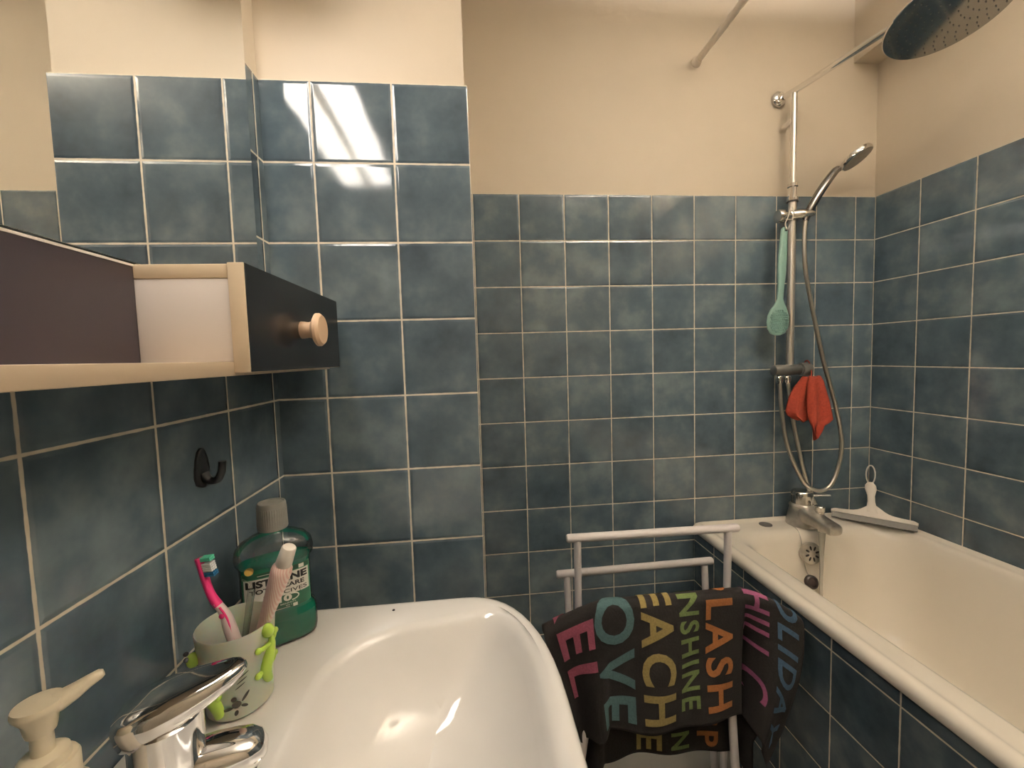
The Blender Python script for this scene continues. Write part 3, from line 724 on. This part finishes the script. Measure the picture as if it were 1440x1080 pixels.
def printed(ang0, z0, w, h, rot, n=14):
    lp = []
    for k in range(n):
        a = 2*PI*k/n; x, y = w*math.cos(a), h*math.sin(a)
        xr, yr = x*math.cos(rot)-y*math.sin(rot), x*math.sin(rot)+y*math.cos(rot)
        lp.append(cs(ang0+xr/.04, z0+yr, .0009))
    tg.add(lp, [list(range(n))], 0, False)
A0 = -1.18
for da, dz, w, h, r_ in ((0, .022, .0050, .0042, 0), (-.24, .0185, .0060, .0020, .15), (.24, .029, .0065, .0017, .9), (-.02, .012, .0022, .0035, -.3), (.2, .018, .004, .0018, -.5), (-.06, .029, .003, .003, 0)):
    printed(A0+da, dz, w, h, r_)
for k in range(3): printed(A0+.12+.05*k, .043+.006*k, .006, .0007, .5)
to = tg.build('printed_turtle', M['dark_print'], parent=cu, recalc=False)

# toothbrush leaning in the tumbler
tbz = [Vector((-.270, .501, .889)), Vector((-.2795, .497, .94)), Vector((-.2880, .494, .982)), Vector((-.2925, .4935, 1.001)), Vector((-.3050, .4945, 1.021)), Vector((-.3125, .497, 1.041)), Vector((-.3185, .499, 1.066))]
tbr = thing('toothbrush', 'pink and white toothbrush standing in the frosted tumbler', 'toothbrush', tbz[0])
pp = smooth_path(tbz, 6); kk = 22
tw_ = MB().tube(pp[:kk+1], lambda t: .0042+.0022*math.sin(PI*t)**2, 12, flat=1.25).build('grip', M['brush_white'], parent=tbr)
MB().tube([p+Vector((.0035, -.0048, 0)) for p in pp[4:kk]], .0011, 8).build('stripe', M['pink'], parent=tw_)
MB().ball(pp[18]+Vector((0, -.0062, 0)), (.0030, .0015, .0030)).build('dot', M['pink'], parent=tw_)
MB().tube(pp[kk-1:], lambda t: .0047-.0006*math.sin(PI*t), 12, flat=1.15).build('neck_and_head', M['pink'], parent=tbr)
for nm, ma, zs in (('bristles', 'br_green', (.0)), ('bristles', 'br_white', (.0075)), ('bristles', 'br_blue', (.0185))):
    q = MB(); nr = dict(br_green=2, br_white=4, br_blue=2)[ma]
    for r_ in range(nr):
        for c_ in (-1, 0, 1):
            base = pp[-1].lerp(pp[-7], (zs+.0026*r_)/.027)+Vector((.003, .0032*c_, 0))
            q.tube([base, base+Vector((.0105 if ma == 'br_white' else .0115, -.002, .0015))], .0014, 7)
    q.build(nm, M[ma], parent=tbr)
# toothpaste tube
t0, t1 = Vector((-.296, .531, .893)), Vector((-.2325, .508, 1.0435))
tp = thing('toothpaste_tube', 'pale pink striped toothpaste tube with white cap in the frosted tumbler', 'toothpaste', t0)
ax = (t1-t0).normalized(); sx = Vector((.50, -.87, 0)); sx = (sx-ax*sx.dot(ax)).normalized(); sy = ax.cross(sx)
lp = []
for t, w, h in [(0, .014, .0008), (.08, .014, .0012), (.3, .0138, .004), (.6, .0135, .0075), (.85, .0132, .0105), (.97, .0130, .0118), (1.0, .0118, .0112), (1.02, .0085, .0085)]:
    c = t0.lerp(t1, t); lp.append([c+sx*w*math.cos(2*PI*k/20)+sy*h*math.sin(2*PI*k/20) for k in range(20)])
MB().loft(lp).build('tube', M['tooth_tube'], parent=tp)
MB().lathe([(.0078, 0), (.0092, .002), (.0082, .024), (.0070, .0255), (0, .026)], c=t1+ax*.003, axis=ax, n=24).build('cap', M['white_pl'], parent=tp)
# clear interdental stick
cs0, cs1 = Vector((-.306, .536, .890)), Vector((-.2840, .536, 1.004))
ci = MB().tube([cs0, cs0.lerp(cs1, .4), cs0.lerp(cs1, .7), cs1], lambda t: .0030+.0018*t, 10, flat=.5)
ci.tube([cs1, cs1+Vector((-.004, .002, .008)), cs1+Vector((-.012, .003, .012))], .0012, 6)
tag(ci.build('interdental_stick', M['clear'], loc=cs0), 'clear plastic interdental stick beside the toothpaste in the tumbler', 'interdental stick')

# ================================================================== MOUTHWASH
mo = Vector((-.2990, .632, .8797)); th = math.radians(27)
mw = thing('mouthwash_bottle', 'green mouthwash bottle with clear cap at the back of the washbasin', 'bottle', mo)
mx, my = Vector((math.cos(th), math.sin(th), 0)), Vector((-math.sin(th), math.cos(th), 0))
def sec(z, w, d, e=3.2, n=48):
    out = []
    for k in range(n):
        a = 2*PI*k/n; ca, sa = math.cos(a), math.sin(a)
        out.append(mo+mx*w*math.copysign(abs(ca)**(2/e), ca)+my*d*math.copysign(abs(sa)**(2/e), sa)+Vector((0, 0, z)))
    return out
prof = [(.0, .046, .026, 3), (.003, .050, .029, 3), (.012, .0515, .031, 3), (.036, .0515, .031, 3), (.042, .050, .030, 3), (.047, .0465, .0275, 3.2), (.052, .0455, .0268, 3.4), (.114, .0455, .0268, 3.4), (.119, .047, .0275, 3.2), (.124, .0505, .030, 3), (.132, .0515, .031, 2.8), (.142, .0495, .030, 2.6), (.151, .042, .027, 2.4), (.157, .030, .0225, 2.2), (.160, .019, .0185, 2), (.163, .0155, .0155, 2), (.172, .0150, .0150, 2)]
MB().loft([sec(*p) for p in prof], True, True).build('bottle', M['clear'], parent=mw, auto=60)
lq = [(z+.0012 if i == 0 else z, w-.0016, d-.0016, e) for i, (z, w, d, e) in enumerate(prof) if z < .122]
MB().loft([sec(*p) for p in lq], True, True).build('liquid', M['liquid'], parent=mw, auto=60)
cap = MB().lathe([(.0195, 0), (.0202, .002), (.0190, .037), (.0180, .0392), (.0165, .0395), (.0155, .0375), (0, .037)], c=mo+Vector((0, 0, .1655)), n=40)
for k in range(40):
    a = 2*PI*k/40; p = mo+Vector((.0195*math.cos(a), .0195*math.sin(a), .170)); p2 = mo+Vector((.0189*math.cos(a), .0189*math.sin(a), .197))
    cap.tube([p, p2], .0008, 5)
cap.build('cap', M['clear_cap'], parent=mw)
# label wraps the waist; lettering lies on it
def onlab(x, z, off):
    w, d, e = .0455, .0268, 3.4
    y = -d*(max(0, 1-abs(x/w)**e))**(1/e)
    return mo+mx*x+my*(y-off)+Vector((0, 0, z))
def patch(x0, x1, z0, z1, mat, name, off, parent, nx=24, slant=0):
    b = MB(); b.loft([[onlab(x0+(x1-x0)*i/nx, z0+(z1-z0)*j/2, off) for j in range(3)] for i in range(nx+1)], False, False, closed=False, smooth=True)
    return b.build(name, mat, parent=parent, recalc=False, auto=0)
def lettering(text, x0, x1, z0, z1, mat, off, parent, bold=.02, name='lettering'):
    V, F = text_tris(text, bold, (.04, .5))
    b = MB(); b.add([onlab(x0+(x1-x0)*a, z0+(z1-z0)*c, off) for a, c in V], F)
    return b.build(name, mat, parent=parent, recalc=False, auto=0)
lb = patch(-.0425, .0425, .053, .114, M['lab_md'], 'label', .0006, mw); lb['label'] = 'green and white front label'
patch(-.0415, .0415, .1070, .1135, M['lab_dk'], 'label_band', .0010, lb)
patch(-.0405, .0405, .0735, .1060, M['lab_wh'], 'label_panel', .0014, lb)
patch(-.0415, .0415, .0535, .0725, M['lab_dk'], 'label_band', .0010, lb)
lettering('LISTERINE', -.0385, .0385, .0935, .1040, M['ink'], .0018, lb, .05)
lettering('TOTAL CARE', -.0345, .0345, .0845, .0910, M['ink'], .0018, lb, .03)
lettering('GENCIVES', -.018, .0375, .0760, .0815, M['ink'], .0018, lb, .01)
b = MB(); rr = [(-.003, .0745), (.029, .0745), (.026, .062), (.013, .0540), (.001, .062)]
b.add([onlab(x, z, .0016) for x, z in rr], [list(range(5))], 0, False); b.build('label_shield', M['lab_dk'], parent=lb, recalc=False)
lettering('10', .000, .017, .0640, .0740, M['lab_wh'], .0020, lb, .05)
lettering('BIENFAITS', .002, .022, .0600, .0622, M['lab_wh'], .0020, lb, 0)
lettering('EN 1', .009, .016, .0568, .0587, M['lab_wh'], .0020, lb, 0)
b = MB(); b.tube([onlab(.017+.009*math.cos(a), .069+.0048*math.sin(a), .0024) for a in [PI*.55-PI*1.05*k/10 for k in range(11)]], .0008, 6); b.build('label_swoosh', M['lab_wh'], parent=lb)
def onbody(x, z, w, d, e, off):
    return mo+mx*x+my*(-d*(max(0, 1-abs(x/w)**e))**(1/e)-off)+Vector((0, 0, z))
b = MB(); b.lathe([(.0056, 0), (.0056, .0006), (0, .0007)], c=onbody(-.033, .119, .047, .0275, 3.2, .0004), axis=-my, n=20); b.build('label_seal', M['gold'], parent=lb)
patch(-.024, .018, .1098, .1106, M['lab_wh'], 'label_line', .0016, lb)
patch(.028, .035, .1075, .1130, M['lab_wh'], 'label_panel', .0016, lb)
patch(.018, .024, .0535, .0583, M['lab_wh'], 'label_panel', .0018, lb)
patch(-.036, .014, .0545, .0551, M['lab_wh'], 'label_line', .0016, lb)

# ================================================================== WORLD, CAMERA, VIEW
w = bpy.data.worlds.new('room_air'); w.use_nodes = True; S.world = w
w.node_tree.nodes['Background'].inputs[0].default_value = (.02, .018, .015, 1)
cam = bpy.data.cameras.new('camera'); co = bpy.data.objects.new('camera', cam); COL.objects.link(co)
yaw, pitch, roll, F, HC = .0961, .0636, -.0298, 586.55, 1.285
cy_, sy_, cp_, sp_ = math.cos(yaw), math.sin(yaw), math.cos(pitch), math.sin(pitch)
fw = Vector((sy_*cp_, cy_*cp_, -sp_)); rt = Vector((cy_, -sy_, 0)); up = rt.cross(fw)
r2 = rt*math.cos(roll)+up*math.sin(roll); u2 = -rt*math.sin(roll)+up*math.cos(roll)
m = Matrix((r2, u2, -fw)).transposed().to_4x4(); m.translation = Vector((0, 0, HC)); co.matrix_world = m
cam.sensor_fit = 'HORIZONTAL'; cam.sensor_width = 36; cam.lens = F*36/1440; cam.clip_start = .02
S.camera = co
S.view_settings.view_transform = 'Standard'; S.view_settings.look = 'None'; S.view_settings.exposure = .38; S.view_settings.gamma = 1
S.cycles.max_bounces = 10; S.cycles.transmission_bounces = 10; S.cycles.caustics_reflective = False; S.cycles.caustics_refractive = False
